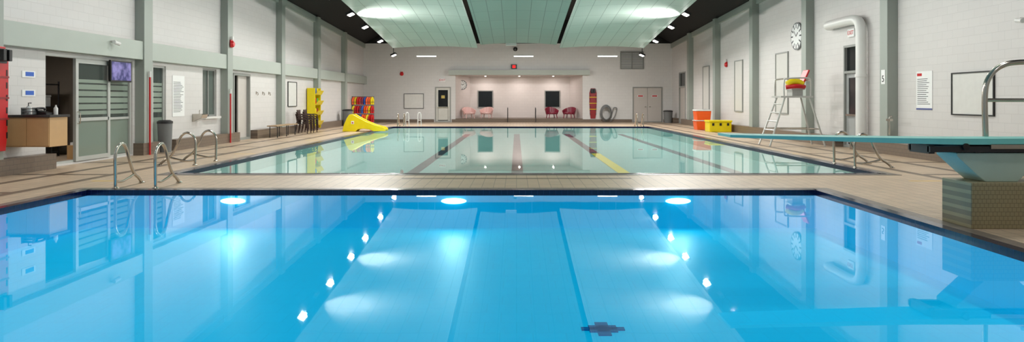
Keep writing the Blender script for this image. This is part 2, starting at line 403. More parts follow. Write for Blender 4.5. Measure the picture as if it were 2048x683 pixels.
# ------------------------------------------------------------ office behind the glass front
b=B(); b.box(-13.6,-13.5,12.5,19.2,0,3); b.box(-13.6,XL-.25,12.4,12.5,0,3); b.box(-13.6,XL-.25,19.2,19.3,0,3)
b.done('wall_office',OFFW,kind='structure',smooth=False)
B().box(-13.6,XL-.25,12.4,19.3,2.9,3).done('ceiling_office',OFFW,kind='structure',smooth=False)
for nm,y0,y1,z0,m in (('wall_recess_one',19.5,20.8,0,pmat('recess_a',(95,100,98),.6)),('wall_recess_two',22.7,24.2,.9,pmat('recess_b',(70,78,76),.6)),('wall_recess_three',25.2,27.1,0,pmat('recess_c',(135,134,130),.6))):
    b=B(); b.box(-11.3,-11.2,y0,y1,z0,2.8); b.box(-11.3,XL-.25,y0-.08,y0,z0,2.8); b.box(-11.3,XL-.25,y1,y1+.08,z0,2.8); b.box(-11.3,XL-.25,y0,y1,2.7,2.8)
    if z0: b.box(-11.3,XL-.25,y0,y1,z0-.08,z0)
    b.done(nm,m,kind='structure',smooth=False)
def frame_x(b,x0,x1,y0,y1,z0,z1,t):
    b.box(x0,x1,y0,y0+t,z0,z1); b.box(x0,x1,y1-t,y1,z0,z1); b.box(x0,x1,y0+t,y1-t,z0,z0+t); b.box(x0,x1,y0+t,y1-t,z1-t,z1)
def frame_y(b,y0,y1,x0,x1,z0,z1,t):
    b.box(x0,x0+t,y0,y1,z0,z1); b.box(x1-t,x1,y0,y1,z0,z1); b.box(x0+t,x1-t,y0,y1,z0,z0+t); b.box(x0+t,x1-t,y0,y1,z1-t,z1)
def st(name,loc):
    e=bpy.data.objects.new(name,None); e.location=loc; COL.objects.link(e); e['kind']='structure'; return e
D=st('door_1',(XL,16.9,0))
b=B(); frame_x(b,-.16,-.04,-1.65,1.82,.02,2.56,.07); b.box(-.16,-.04,.73,.82,.05,2.5); b.done('door_frame',ALU,D,smooth=False)
b=B(); frame_x(b,-.05,.02,-.62,.76,.06,2.48,.1); b.box(-.05,.02,-.5,.7,1.0,1.08); b.done('sliding_leaf',ALU,D,smooth=False)
B().box(-.03,-.01,-.52,.66,.16,2.38).done('glass_pane',GLASSF,D,smooth=False)
B().box(-.11,-.09,.82,1.75,.1,2.48).done('glass_pane',GLASSF,D,smooth=False)
B().box(-.12,-.06,.82,1.75,1.0,1.06).done('door_rail',ALU,D,smooth=False)
B().tube(catmull([(.02,-.56,.95),(.08,-.56,.97),(.08,-.56,1.2),(.02,-.56,1.22)]),.012).done('door_handle',STEEL,D)
W=st('window_1',(XL,20.14,0)); b=B(); frame_x(b,-.15,-.05,-.36,.36,.06,2.5,.06); b.done('window_frame',ALU,W,smooth=False); B().box(-.11,-.09,-.3,.3,.12,2.44).done('glass_pane',GLASSF,W,smooth=False)
W=st('window_2',(XL,23.42,0)); b=B(); frame_x(b,-.15,-.05,-.52,.53,.95,2.56,.06); b.box(-.15,-.05,-.02,.04,.95,2.5); b.done('window_frame',DOORF,W,smooth=False); B().box(-.11,-.09,-.46,.47,1.0,2.5).done('glass_pane',pmat('window_tint',(95,105,100),.1),W,smooth=False)
B().box(-.02,.14,-.6,.6,.88,.95).done('window_sill',WHITEP,W,smooth=False)
D=st('door_2',(XL,26.15,0)); b=B(); frame_x(b,-.2,.03,-.8,.8,0,2.5,.08); b.done('door_frame',DOORF,D,smooth=False); B().box(-.15,-.1,-.1,.72,0.02,2.42).done('door_leaf',DOORG,D,smooth=False)
D=st('door_3',(-5.0,YF,0)); b=B(); frame_y(b,-.03,.12,-.54,.54,0,2.4,.07); b.done('door_frame',DOORF,D,smooth=False)
b=B(); frame_y(b,.02,.08,-.47,.47,.01,2.33,.14); b.box(-.35,.35,.02,.08,.1,1.05); b.done('door_leaf',pmat('door_cream',(204,204,196),.4),D,smooth=False)
B().box(-.34,.34,.04,.06,1.05,2.2).done('glass_pane',GLASSD,D,smooth=False)
B().box(-.12,.12,.02,.035,1.62,1.82).done('notice',pmat('notice_cream',(190,170,90),.6),D,smooth=False)
B().box(-.35,.35,-.04,.0,.98,1.04).done('push_bar',STEEL,D,smooth=False)
D=st('door_4',(8.915,YF,0)); b=B(); frame_y(b,-.03,.12,-1.01,1.01,0,2.4,.06); b.done('door_frame',DOORF,D,smooth=False)
for s in (-1,1):
    B().box(.0+s*.01,s*.94,.0,.06,.02,2.33).done('door_leaf',DOORG,D,smooth=False,bevel=.01)
    n=B().box(s*.48-.2,s*.48+.2,-.01,0,1.72,1.84).done('door_notice',PAPER,D,smooth=False)
    B().box(s*.48-.17,s*.48+.17,-.014,-.01,1.74,1.82).done('notice_print',RED,D,smooth=False)
    B().tube([(s*.12,0,1.05),(s*.12,-.05,1.05),(s*.2,-.05,1.05)],.015).done('door_handle',STEEL,D)
D=st('door_5',(XR,21.85,0)); b=B(); frame_x(b,-.03,.15,-.5,.5,0,3.25,.07); b.box(-.03,.15,-.43,.43,2.35,2.43); b.done('door_frame',DOORF,D,smooth=False)
b=B(); frame_x(b,.04,.09,-.43,.43,.01,2.35,.14); b.box(.04,.09,-.3,.3,.1,1.0); b.done('door_leaf',pmat('door_slate',(165,168,168),.4),D,smooth=False)
B().box(.06,.07,-.3,.3,1.0,2.22).done('glass_pane',GLASSD,D,smooth=False)
B().box(.06,.07,-.43,.43,2.43,3.18).done('transom_pane',GLASSD,D,smooth=False)
B().box(-.02,.03,-.36,.36,1.0,1.06).done('push_bar',STEEL,D,smooth=False)
D=st('door_6',(XR,44.15,0)); b=B(); frame_x(b,-.03,.15,-.85,.85,0,3.3,.08); b.box(-.03,.15,-.77,.77,2.3,2.4); b.done('door_frame',DOORF,D,smooth=False)
b=B(); b.box(.05,.1,-.77,-.01,0,2.3); b.box(.05,.1,.01,.77,0,2.3); b.done('door_leaf',DOORG,D,smooth=False); B().box(.06,.08,-.77,.77,2.4,3.22).done('transom_pane',GLASSD,D,smooth=False)
for i,(y0,y1) in enumerate(((26.9,28.2),(32.3,33.5),(37.9,39.2))):
    W=st('window_%d'%(i+3),(XR,(y0+y1)/2,0)); w=(y1-y0)/2
    b=B(); frame_x(b,-.05,0,-w,w,.95,3.4,.05); b.done('window_frame',DOORF,W,smooth=False)
    B().box(-.025,0,-w+.05,w-.05,1.0,3.35).done('blank_panel',SHUT,W,smooth=False)
for i,x in enumerate((-2.25,2.6)):
    W=st('window_%d'%(i+6),(x,50,0)); b=B(); frame_y(b,-.06,0,-.56,.56,.95,2.2,.06); b.done('window_frame',DOORF,W,smooth=False)
    B().box(-.5,.5,-.03,-.0,1.0,2.15).done('glass_pane',GLASSD,W,smooth=False)

# ------------------------------------------------------------ hanging panels
def zp(y):
    t=38-y; return 4.36+.1*t-.0008*t*t
def hpanel(x0,x1,dz,label,m):
    rows=[]
    for i in range(29):
        y=38-i*(38+1.0)/28
        rows.append([(x0+(x1-x0)*j/8,y,zp(y)+dz+.1*(1-(2*j/8-1)**2)) for j in range(9)])
    B().sheet(rows,(0,0,.12)).done('ceiling_panel',m,label=label,cat='ceiling panel')
hpanel(-6.8,-2.15,0,'pale green curved acoustic ceiling panel beside the lamps',PANEL)
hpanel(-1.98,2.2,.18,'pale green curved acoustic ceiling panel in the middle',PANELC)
hpanel(2.37,7.0,0,'pale green curved acoustic ceiling panel beside the lamps',PANEL)

# ------------------------------------------------------------ lamps
def light(parent,loc,d,sx,sy,e,col=(1,.965,.93),nm='lamp_light',spread=180):
    l=bpy.data.lights.new(nm,'AREA'); l.shape='RECTANGLE'; l.size=sx; l.size_y=sy; l.energy=e; l.color=col; l.spread=math.radians(spread)
    o=bpy.data.objects.new(nm,l); o.location=loc; o.rotation_euler=Vector(d).to_track_quat('-Z','Z').to_euler(); o.parent=parent; COL.objects.link(o); return o
FL=[(40,4.08,155,0),(36,4.55,170,0),(32.4,4.9,170,0),(29.6,5.15,135,170),(26.3,5.4,125,0),(24.4,5.4,60,160),(22.9,5.6,85,0),(19.0,5.8,105,140),(15.5,6.0,105,0),(11,6.2,90,90),(6.5,6.4,80,0),(2,6.6,80,0)]
for s,x in ((1,-7.12),(-1,7.27)):
    for (y,z,pw,up) in FL:
        e=thing('floodlight','black floodlight with bright lens hung beside ceiling panel','light',(x,y,z),0,'floodlights along the ceiling')
        if up and y==24.4:
            bb=B(); bb.obox((s*.05,0,-.1),(.1,.14,.06),Matrix.Rotation(s*math.radians(60),3,'Y')); bb.tube([(0,0,-.05),(0,0,.9)],.02); bb.done('lamp_housing',BLACK,e,smooth=False)
        else:
            R=Matrix.Rotation(s*math.radians(-25),3,'Y')
            bb=B(); bb.obox((0,0,.06),(.15,.26,.05),R); bb.tube([(0,0,.1),(0,0,.7)],.02)
            bb.done('lamp_housing',BLACK,e,smooth=False)
            bb=B(); bb.obox(R@Vector((0,0,-.065))+Vector((0,0,.06)),(.11,.22,.012),R); bb.done('lamp_lens',LAMP,e,smooth=False)
            light(e,(s*.03,0,-.05),(s*.25,-.15,-1),.16,.4,pw)
        if up: light(e,(s*.2,0,-.4),(s*1,-.05,.3),.1,.25,up,nm='uplight',spread=110)
for i,x in enumerate((-5.34,.42,5.4)):
    e=thing('strip_light','slim white fluorescent strip light hanging near the end wall','light',(x,41,4.08),0,'strip lights at the end wall')
    bb=B(); bb.box(-.6,.6,-.08,.08,.03,.09); bb.tube([(-.5,0,.09),(-.5,0,2.2)],.006,6); bb.tube([(.5,0,.09),(.5,0,2.2)],.006,6); bb.done('lamp_housing',WHITEP,e,smooth=False)
    B().box(-.57,.57,-.065,.065,0,.03).done('lamp_lens',STRIPL,e,smooth=False)
    light(e,(0,0,-.02),(0,.3,-1),1.1,.12,150)
for x in (-2.2,.2,2.6):
    e=thing('downlight','small recessed round downlight in alcove ceiling','light',(x,48.9,AZ-.03),0,'alcove downlights')
    B().lathe((0,0,0),[(.06,0),(.06,.03)]).done('lamp_lens',STRIPL,e)
    light(e,(0,0,-.02),(0,0,-1),.1,.1,22,(1,.9,.85))
e=thing('office_light','plain square ceiling light inside the office','light',(-12,16.5,2.84)); B().box(-.3,.3,-.3,.3,0,.06).done('lamp_lens',STRIPL,e,smooth=False); light(e,(0,0,-.02),(0,0,-1),.5,.5,30)

# ------------------------------------------------------------ grab rails
def grab(loc,rot,label,group):
    e=thing('grab_rail',label,'pool rail',loc,rot,group)
    B().tube(catmull([(0,0,0),(-.01,0,.3),(-.01,0,.56),(.06,0,.7),(.2,0,.75),(.32,0,.66),(.42,0,.45),(.55,0,.22),(.72,0,.1),(.82,0,.0)],6),.027,12).done('rail_tube',STEEL,e)
    B().tube(catmull([(.0,0,.12),(.18,0,.1),(.4,0,.14),(.58,0,.19)],5),.02,10).done('lower_bar',STEEL,e)
    for x in (0,.82): B().lathe((x,0,0),[(.055,0),(.055,.015),(.03,.035)],16).done('flange',STEEL,e)
    return e
g1=grab((-6.8,11.72,0),H,'bent stainless steel grab rail on the pool edge','grab rails of the diving pool')
dup(g1,(-6.12,11.72,0),H)
g2=grab((-7.4,15.9,0),math.pi,'bent stainless steel grab rail beside the lane pool','grab rails of the lane pool')
dup(g2,(-7.4,17.0,0),math.pi)
dup(g2,(7.5,15.3,0),0); dup(g2,(7.5,16.3,0),0)
for x in (-6.75,-6.4,6.85,7.2): dup(g2,(x,39.2,0),H)
def wrail(x):
    e=thing('handrail','white painted bent handrail standing on the deck','handrail',(x,39.6,0),0,'white handrails')
    B().tube(catmull([(0,0,0),(0,0,.5),(.02,0,.72),(.1,0,.78),(.17,0,.68),(.18,0,.3),(.2,0,0)],6),.028).done('rail_tube',WHITEP,e)
    B().tube([(.0,0,.35),(.18,0,.35)],.02).done('crossbar',WHITEP,e)
wrail(-6.35); wrail(-5.65)
for x in (-.6,1.3):
    e=thing('stair_handrail','thin dark metal handrail at the alcove step','handrail',(x,46.8,0),0,'alcove step handrails')
    B().tube(catmull([(0,0,0),(0,0,.8),(0,.1,.95),(0,.7,.98),(0,.8,.85),(0,.8,.26)],5),.025).done('rail_tube',DARK,e)

# ------------------------------------------------------------ springboard
e=thing('diving_board','teal springboard on a tiled pedestal with steel handrails','diving board',(5.3,8.33,0))
B().box(0,1.9,-.28,.28,0,.54).done('pedestal',PED,e,label='mosaic-tiled concrete pedestal',smooth=False,bevel=.01)
B().prism([(.22,.54),(.6,.54),(.66,.6),(1.2,.84),(1.2,.88),(-.12,.88),(-.12,.84),(.12,.62)],'Y',-.2,.2).done('stand',STAND,e,label='pale green flared metal stand',smooth=False,bevel=.008)
bb=B(); bb.box(-.45,1.6,-.23,-.17,.89,.96); bb.box(-.45,1.6,.17,.23,.89,.96); bb.box(-.45,-.38,-.2,.2,.87,.97); bb.box(.1,.16,-.2,.2,.88,.95); bb.box(.9,.96,-.2,.2,.88,.95)
bb.done('fulcrum_frame',DARK,e,label='dark steel fulcrum frame',smooth=False)
bb=B(); bb.tube([(-.05,-.27,.955),(-.05,.27,.955)],.04,16); bb.done('fulcrum_roller',BLACK,e)
for s in (-1,1): B().box(.25,1.3,s*.25,s*.21,.93,.985).done('side_rail',STEEL,e,smooth=False)
th=B(); R_=[]
for i in range(25):
    x=-2.8+5.0*i/24; z=1.05+.045*max(0,(-x)/2.8)**1.5
    R_.append([(x,-.25,z),(x,.25,z)])
tops=[[th.bm.verts.new(p) for p in r] for r in R_]
bots=[[th.bm.verts.new((p[0],p[1],p[2]-(.03+.04*min(1,(p[0]+2.8)/2.6)))) for p in r] for r in R_]
for i in range(24):
    th.bm.faces.new((tops[i][0],tops[i+1][0],tops[i+1][1],tops[i][1])); th.bm.faces.new((bots[i][0],bots[i][1],bots[i+1][1],bots[i+1][0]))
    th.bm.faces.new((tops[i][0],bots[i][0],bots[i+1][0],tops[i+1][0])); th.bm.faces.new((tops[i][1],tops[i+1][1],bots[i+1][1],bots[i][1]))
th.bm.faces.new((tops[0][0],tops[0][1],bots[0][1],bots[0][0])); th.bm.faces.new((tops[-1][0],bots[-1][0],bots[-1][1],tops[-1][1]))
th.done('board',TEAL,e,label='teal non-slip board',smooth=False)
for yy,xo in ((.36,.6),(-.36,1.25)):
    bb=B(); bb.tube(catmull([(xo,yy,.5),(xo,yy,1.0),(xo-.01,yy,1.55),(xo+.04,yy,1.78),(xo+.2,yy,1.93),(xo+.5,yy,1.98),(xo+1.4,yy,1.98),(xo+1.6,yy,1.9),(xo+1.65,yy,1.6),(xo+1.65,yy,0)],6),.034,14)
    bb.tube([(xo,yy,1.5),(xo+1.65,yy,1.5)],.024,12); bb.done('handrail',STEEL,e,label='polished steel handrail')
for i in range(4): B().box(2.1+.25*i,2.3+.25*i,-.3,.3,.8-.25*i,.84-.25*i).done('step',STEEL,e,smooth=False)
for s in (-1,1): B().tube([(2.1,s*.31,.86),(3.1,s*.31,0)],.02).done('stair_stringer',STEEL,e)

# ------------------------------------------------------------ lifeguard chair
CHS=pmat('chair_tube_paint',(196,196,192),.3,.3,var=.04)
e=thing('lifeguard_chair','tall tubular steel lifeguard chair with ladder steps','lifeguard chair',(9.2,23.0,0))
legs=[((-.95,-.5,0),(-.4,-.35,1.6)),((-.95,.5,0),(-.4,.35,1.6)),((.85,-.5,0),(.4,-.35,1.6)),((.85,.5,0),(.4,.35,1.6))]
for a,c in legs: B().tube([a,c],.03).done('leg',CHS,e)
for i in range(5):
    t=(i+.8)/5.6; x=-.95+.55*t; w=.5-.15*t; B().tube([(x,-w,1.6*t),(x,w,1.6*t)],.022).done('rung',CHS,e)
bb=B(); bb.tube([(.85-.45*.35,-.45,.56),(-.95+.55*.35,-.45,.56)],.018); bb.tube([(.85-.45*.35,.45,.56),(-.95+.55*.35,.45,.56)],.018); bb.tube([(.7,-.45,.56),(.7,.45,.56)],.018); bb.done('brace',STEEL,e)
B().box(-.55,.5,-.42,.42,1.58,1.64).done('platform',CHS,e,smooth=False)
for s in (-1,1): B().tube(catmull([(-.45,s*.4,1.6),(-.45,s*.4,2.1),(-.35,s*.4,2.2),(.3,s*.4,2.22),(.42,s*.4,2.1),(.42,s*.4,1.6)],5),.026).done('arm_rail',CHS,e)
B().tube([(.42,-.4,2.15),(.42,.4,2.15)],.022).done('back_rail',CHS,e)
B().box(-.15,.3,-.28,.28,1.84,1.9).done('seat',CHS,e,smooth=False,bevel=.01)
B().obox((.35,0,2.24),(.03,.22,.28),Matrix.Rotation(.4,3,'Y')).done('backrest',RED,e,label='red backrest',smooth=False,bevel=.02)
B().box(-.1,.25,-.2,.2,1.64,1.84).done('seat_base',ALU,e,smooth=False)
e=thing('rescue_buoy','red and yellow rescue tube lying on the lifeguard seat','rescue buoy',(9.15,22.72,1.9))
B().tube(catmull([(-.25,0,.12),(-.1,0,.2),(.1,0,.2),(.25,0,.12)],5),.1,14).done('float',YELLOW,e)
B().tube(catmull([(-.3,-.02,.02),(0,-.14,.06),(.3,-.02,.04)],5),.07,14).done('float_end',RED,e)

# ------------------------------------------------------------ clocks, duct, signs
def clock(loc,rot,label,r,big=False):
    e=thing('wall_clock',label,'clock',loc,rot)
    B().tube([(0,0,0),(0,-.07,0)],r,40).done('clock_case',GREYP if big else DARK,e)
    B().tube([(0,-.07,0),(0,-.078,0)],r*.9,40).done('clock_face',PAPER,e)
    for i in range(12):
        a=i*math.pi/6; B().obox((math.sin(a)*r*.74,-.08,math.cos(a)*r*.74),(.024*r/.5,.003,.08*r/.5),Matrix.Rotation(a,3,'Y')).done('hour_mark',INK,e,smooth=False)
    B().obox((r*.15,-.085,r*.12),(.018,.003,r*.22),Matrix.Rotation(.9,3,'Y')).done('clock_hand',BLACK,e,smooth=False)
    B().obox((-r*.2,-.085,r*.2),(.012,.003,r*.32),Matrix.Rotation(-.78,3,'Y')).done('clock_hand',BLACK,e,smooth=False)
clock((XR-.002,26.0,3.9),-H,'large round grey wall clock on white block wall',.52,True)
clock((-3.8,48.3,2.55),.28,'small round clock on the alcove wall',.33)
bb=B(); bb.tube(catmull([(10.57,23.15,3.98),(10.42,23.1,3.98),(10.38,22.8,3.98),(10.38,22.2,3.98),(10.38,21.5,3.98),(10.38,21.05,3.92),(10.38,20.85,3.7),(10.38,20.82,3.2),(10.38,20.82,2),(10.38,20.82,.36)],6),.15,20)
bb.tube([(10.38,20.82,2.2),(10.38,20.82,2.28)],.17,20)
bb.done('duct_pipe',WHITEP,label='large white duct pipe bending down the block wall',cat='pipe')
def exit_sign(loc,rot,label,w=.4,h=.25):
    e=thing('exit_sign',label,'sign',loc,rot)
    B().box(-w/2,w/2,-.06,0,-h/2,h/2).done('sign_box',PAPER,e,smooth=False,bevel=.01)
    text('EXIT',h*.72,RED,e,(0,-.064,0),FACE_S,ext=.004)
exit_sign((-5.03,YF,2.86),0,'white exit sign with red letters above the door',.45,.28)
exit_sign((XR,21.8,3.62),-H,'white exit sign with red letters above the door',.42,.26)
BW=pmat('board_white',(222,222,218),.15)
def wboard(loc,rot,w,h,label):
    e=thing('whiteboard',label,'whiteboard',loc,rot)
    bb=B(); frame_y(bb,-.04,-.003,-w/2,w/2,0,h,.03); bb.done('frame',BLACK,e,smooth=False)
    B().box(-w/2+.03,w/2-.03,-.02,-.003,.03,h-.03).done('board_surface',BW,e,smooth=False)
    return e
wboard((XR,16.05,1.14),-H,1.5,1.02,'whiteboard with thin black frame on white block wall')
wboard((-6.98,YF,.92),0,1.35,1.02,'whiteboard with thin black frame on the end wall')
wboard((XL,32.0,1.2),H,1.25,1.15,'whiteboard with thin black frame beside stacked chairs')
wboard((XL,30.8,1.25),H,.35,.8,'narrow notice board with black frame')
def poster(loc,rot,w,h,label,head,lines,hc):
    e=thing('poster',label,'poster',loc,rot)
    B().box(-w/2,w/2,-.012,-.003,0,h).done('sheet',PAPER,e,smooth=False)
    if head:
        B().box(-w/2+.04,-w/2+.04+w*.3,-.015,-.012,h-.12,h-.05).done('header_block',hc,e,smooth=False)
        B().box(-w/2,w/2,-.015,-.012,0,.04).done('footer_band',pmat('footer_blue',(70,80,140),.5),e,smooth=False)
    bb=B()
    for i in range(lines):
        z=h-.2-(h-.3)*i/lines; ln=w*(.55+.3*random.random())
        bb.box(-w/2+.05,-w/2+.05+ln,-.015,-.012,z-.008,z+.006)
    o=bb.done('printed_lines',INK,e,smooth=False); o['kind']='stuff'
poster((XR,17.95,1.25),-H,.7,1.0,'white rules poster with red header and printed lines',True,14,RED)
poster((XL,21.25,1.0),H,.75,1.25,'white poster with dense printed lines on wall',False,20,RED)
for i,(y,z) in enumerate(((14.72,2.05),(14.72,1.65))):
    e=thing('notice','small blue and white notice on wall above the counter','sign',(XL,y,z),H,'notices above the counter')
    B().box(-.2,.2,-.012,-.003,-.07,.07).done('sheet',PAPER,e,smooth=False); B().box(-.1,.15,-.016,-.012,-.04,.05).done('symbol',BLUE,e,smooth=False)
e=thing('number_plate','small white plate with black numeral','sign',(XR-.3,19.4,2.15),-H)
B().box(-.1,.1,-.01,0,-.2,.2).done('plate',PAPER,e,smooth=False); text('5',.26,BLACK,e,(0,-.014,-.06),FACE_S)
def bell(loc,rot,label):
    e=thing('alarm_bell',label,'alarm',loc,rot)
    B().box(-.09,.09,-.05,0,-.13,.13).done('backplate',RED,e,smooth=False,bevel=.01)
    B().tube([(0,-.04,-.02),(0,-.09,-.02),(0,-.12,-.02)],.13,20,r1=.08).done('bell_dome',RED,e)
    B().box(-.05,.05,-.09,-.04,.13,.25).done('strobe',WHITEP,e,smooth=False)
bell((XL+.27,24.5,3.5),H,'red fire alarm bell with white strobe on pilaster')
bell((-7.8,YF,3.3),0,'red fire alarm bell on the end wall')
bell((XR,34.8,3.3),-H,'red fire alarm bell on the block wall')
for i,(p,rr) in enumerate((((XL+.22,17.35,2.98),H),((XR,14.4,3.2),-H))):
    e=thing('security_camera','small white camera on a wall bracket','camera',p,rr)
    B().tube([(0,0,0),(0,-.12,.0)],.025).done('bracket',WHITEP,e)
    B().tube([(-.08,-.12,-.03),(.12,-.14,-.06)],.05).done('camera_body',WHITEP,e)
e=thing('warning_light','small dark box with red glowing lens above alcove','warning light',(-.17,YF,3.62))
B().box(-.2,.2,-.15,0,0,.3).done('box',BLACK,e,smooth=False); B().box(-.1,.1,-.16,-.15,.06,.24).done('lens',REDG,e,smooth=False)
e=thing('air_vent','grey louvred ventilation grille high on the end wall','vent',(7.85,YF,3.6))
bb=B(); frame_y(bb,-.06,0,-.8,.8,0,1.2,.06)
for i in range(14): bb.box(-.74,.74,-.04,-.01,.08+i*.078,.12+i*.078)
bb.box(-.02,.02,-.06,0,.05,1.15); bb.done('grille',VENT,e,smooth=False)
e=thing('loudspeaker','white box loudspeaker hung under the middle ceiling panel','speaker',(-.3,38.3,4.7)); B().box(-.3,.3,-.12,.12,-.18,.12).done('cabinet',WHITEP,e,smooth=False,bevel=.02); B().tube([(0,0,.1),(0,0,1.5)],.015).done('bracket',DARK,e)
e=thing('camera_dome','black dome camera near the end wall ceiling','camera',(-.08,46.8,4.95)); B().ball((0,0,0),.15).done('dome',BLACK,e); B().box(-.05,.05,-.02,.18,-.03,.05).done('bracket',DARK,e,smooth=False)

for (x,y,l) in ((XL+.32,19.0,2.25),(XL+.32,24.35,1.85),(XR-.1,30.8,2.4),(XR-.1,42.4,2.4)):
    e=thing('rescue_pole','long red reaching pole standing against the wall','rescue pole',(x,y,.0),0,'red reaching poles')
    B().tube([(0,0,.0),(0,0,l)],.026,10).done('shaft',RED,e)
    B().tube([(0,0,l-.12),(0,0,l+.04)],.035,10).done('end_cap',WHITEP,e)
def spine(loc,rot,label,h,w,mat):
    e=thing('spine_board',label,'spine board',loc,rot)
    n=[( -w*.32,0),(w*.32,0),(w*.42,.15*h),(w*.5,.55*h),(w*.5,.85*h),(w*.3,h),(-w*.3,h),(-w*.5,.85*h),(-w*.5,.55*h),(-w*.42,.15*h)]
    B().prism(n,'Y',-.055,-.005).done('board',mat,e,smooth=False,bevel=.01)
    for i in range(6):
        z=h*(.12+.12*i)
        for s in (-1,1): B().box(s*w*.38-.018,s*w*.38+.018,-.06,-.054,z,z+.12).done('hand_hole',BLACK,e,smooth=False)
    for s in (-1,1): B().box(s*w*.08,s*w*.28,-.2,-.06,h*.86,h*.97).done('head_block',BLACK,e,smooth=False,bevel=.01)
    B().box(-w*.34,w*.34,-.075,-.055,h*.84,h*.98).done('head_pad',BLACK,e,smooth=False)
    for z in (.3,.5,.7): B().box(-w*.5,w*.5,-.068,-.055,h*z,h*z+.035).done('strap',REDD if mat is RED else YELLOW,e,smooth=False)
spine((XL+.27,13.5,.5),H,'red spine board with black head blocks hung on wall',2.05,.42,RED)
spine((5.2,YF,.25),0,'dark red spine board with straps on the end wall',2.05,.5,REDD)
e=thing('hose_coil','grey pool hose coiled against the end wall','hose',(6.05,46.7,0))
bb=B()
for i in range(5):
    r=.5-.03*i; bb.tube([(r*.75*math.cos(t*math.pi/14),-.05-.05*i+.1,.62+r*math.sin(t*math.pi/14)*1.1) for t in range(28)],.03,8,closed=True)
bb.done('hose_loops',GREYP,e)
bb=B(); bb.tube(catmull([(.35,.1,.3),(.5,.1,.9),(.62,.1,1.0),(.75,.1,.9),(.6,.1,.4),(.3,.1,.05)],5),.03,8); bb.done('loose_end',GREYP,e)
def bin_(loc,label,r=.28,h=.8):
    e=thing('trash_bin',label,'trash bin',loc)
    B().lathe((0,0,0),[(r*.85,0),(r,h*.92)],24).done('bin_body',GREYP,e)
    B().lathe((0,0,h*.92),[(r*1.06,0),(r*1.06,.06),(r*.7,.1)],24).done('bin_lid',DARK,e)
bin_((-9.85,40.3,0),'round grey trash bin beside the pilaster',.3,.95)
bin_((-10.15,19.95,0),'round grey trash bin beside the wall window',.2,.9)
bin_((10.0,45.6,0),'round grey trash bin in the corner',.3,.8)

e=thing('wall_counter','wall-hung maple cabinet with dark countertop','counter',(-9.93,14.3,.55))
B().box(-.46,.47,-.3,.26,0,.6).done('cabinet_body',WOODC,e,smooth=False,bevel=.005)
B().box(-.44,.0,-.315,-.3,.02,.58).done('cabinet_door',WOODC,e,smooth=False,bevel=.004); B().box(.015,.46,-.315,-.3,.02,.58).done('cabinet_door',WOODC,e,smooth=False,bevel=.004)
B().box(-.47,.5,-.34,.3,.6,.65).done('countertop',COUNTER,e,smooth=False,bevel=.005)
e=thing('telephone','black desk telephone on the counter','telephone',(-9.75,14.25,1.2)); B().prism([(-.12,0),(.12,0),(.12,.04),(-.12,.1)],'Y',-.1,.1).done('base',BLACK,e,smooth=False); B().tube(catmull([(-.06,-.13,.1),(-.06,-.08,.13),(-.06,.08,.13),(-.06,.13,.1)],4),.025).done('handset',BLACK,e)
e=thing('soap_dispenser','small clear pump bottle on the counter','bottle',(-10.1,14.3,1.2)); B().lathe((0,0,0),[(.05,0),(.05,.14),(.02,.18)],16).done('bottle',pmat('clear_plastic',(200,205,205),.1),e); B().tube([(0,0,.18),(0,0,.24),(.06,0,.24)],.01).done('pump',DARK,e)
e=thing('document_tray','stacked grey paper tray on the counter','tray',(-9.95,14.12,1.2)); bb=B()
for i in range(3): bb.box(-.12,.12,-.08,.08,i*.06,i*.06+.012)
for s in (-.12,.11): bb.box(s,s+.01,-.08,.08,0,.15)
bb.done('tray_stack',GREYP,e,smooth=False)
e=thing('soap_bottle','small white bottle on the counter','bottle',(-9.6,14.4,1.2)); B().lathe((0,0,0),[(.04,0),(.04,.13),(.015,.17),(.015,.2)],16).done('bottle',WHITEP,e)
e=thing('television','flat television showing a violet picture behind glass front','television',(XL+.08,17.95,1.97),H)
B().box(-.47,.47,-.06,0,0,.55).done('tv_case',BLACK,e,smooth=False,bevel=.01); B().box(-.43,.43,-.065,-.06,.04,.51).done('tv_screen',SCREEN,e,smooth=False); B().box(-.1,.1,0,.15,.2,.4).done('tv_bracket',DARK,e,smooth=False)
e=thing('office_shelf','dark metal shelf with supplies inside the office','shelf',(-12.6,17.6,0))
bb=B()
for z in (.1,.7,1.3,1.9): bb.box(-.3,.3,-1.0,1.0,z,z+.03)
for x in (-.3,.27):
    for y in (-1,.97): bb.box(x,x+.03,y,y+.03,0,2.0)
bb.done('shelf_frame',DARK,e,smooth=False)
for i,(y,z,m,hh) in enumerate(((16.9,.13,ORANGE,.35),(17.4,.13,WHITEP,.4),(18.1,.13,BLUE,.3),(16.95,.73,PAPER,.3),(17.5,.73,REDD,.35),(18.2,.73,WOODC,.3),(17.0,1.33,DARK,.35),(17.6,1.33,GREEN,.25),(18.2,1.33,PAPER,.3))):
    e=thing('storage_box','storage box on the office shelf','box',(-12.6,y,z),0,'boxes on the office shelf')
    B().box(-.2,.2,-.2,.2,0,hh*.85).done('box_body',m,e,smooth=False,bevel=.01); B().box(-.21,.21,-.21,.21,hh*.85,hh).done('box_lid',m,e,smooth=False,bevel=.01)
e=thing('backpack','dark green bag hanging inside the office opening','bag',(-11.1,18.55,1.35)); B().ball((0,0,.25),.25,(.8,.6,1.2)).done('bag_body',pmat('dark_green',(32,50,44),.7),e); B().tube(catmull([(-.12,0,.4),(-.1,0,.65),(0,0,.72),(.1,0,.65),(.12,0,.4)],5),.015).done('strap',DARK,e)
e=thing('cardboard_box','open box of papers on the office floor','box',(-11.2,17.9,0)); B().box(-.25,.25,-.3,.3,0,.35).done('box_body',WOODC,e,smooth=False); B().box(-.2,.2,-.25,.25,.35,.42).done('papers',PAPER,e,smooth=False)
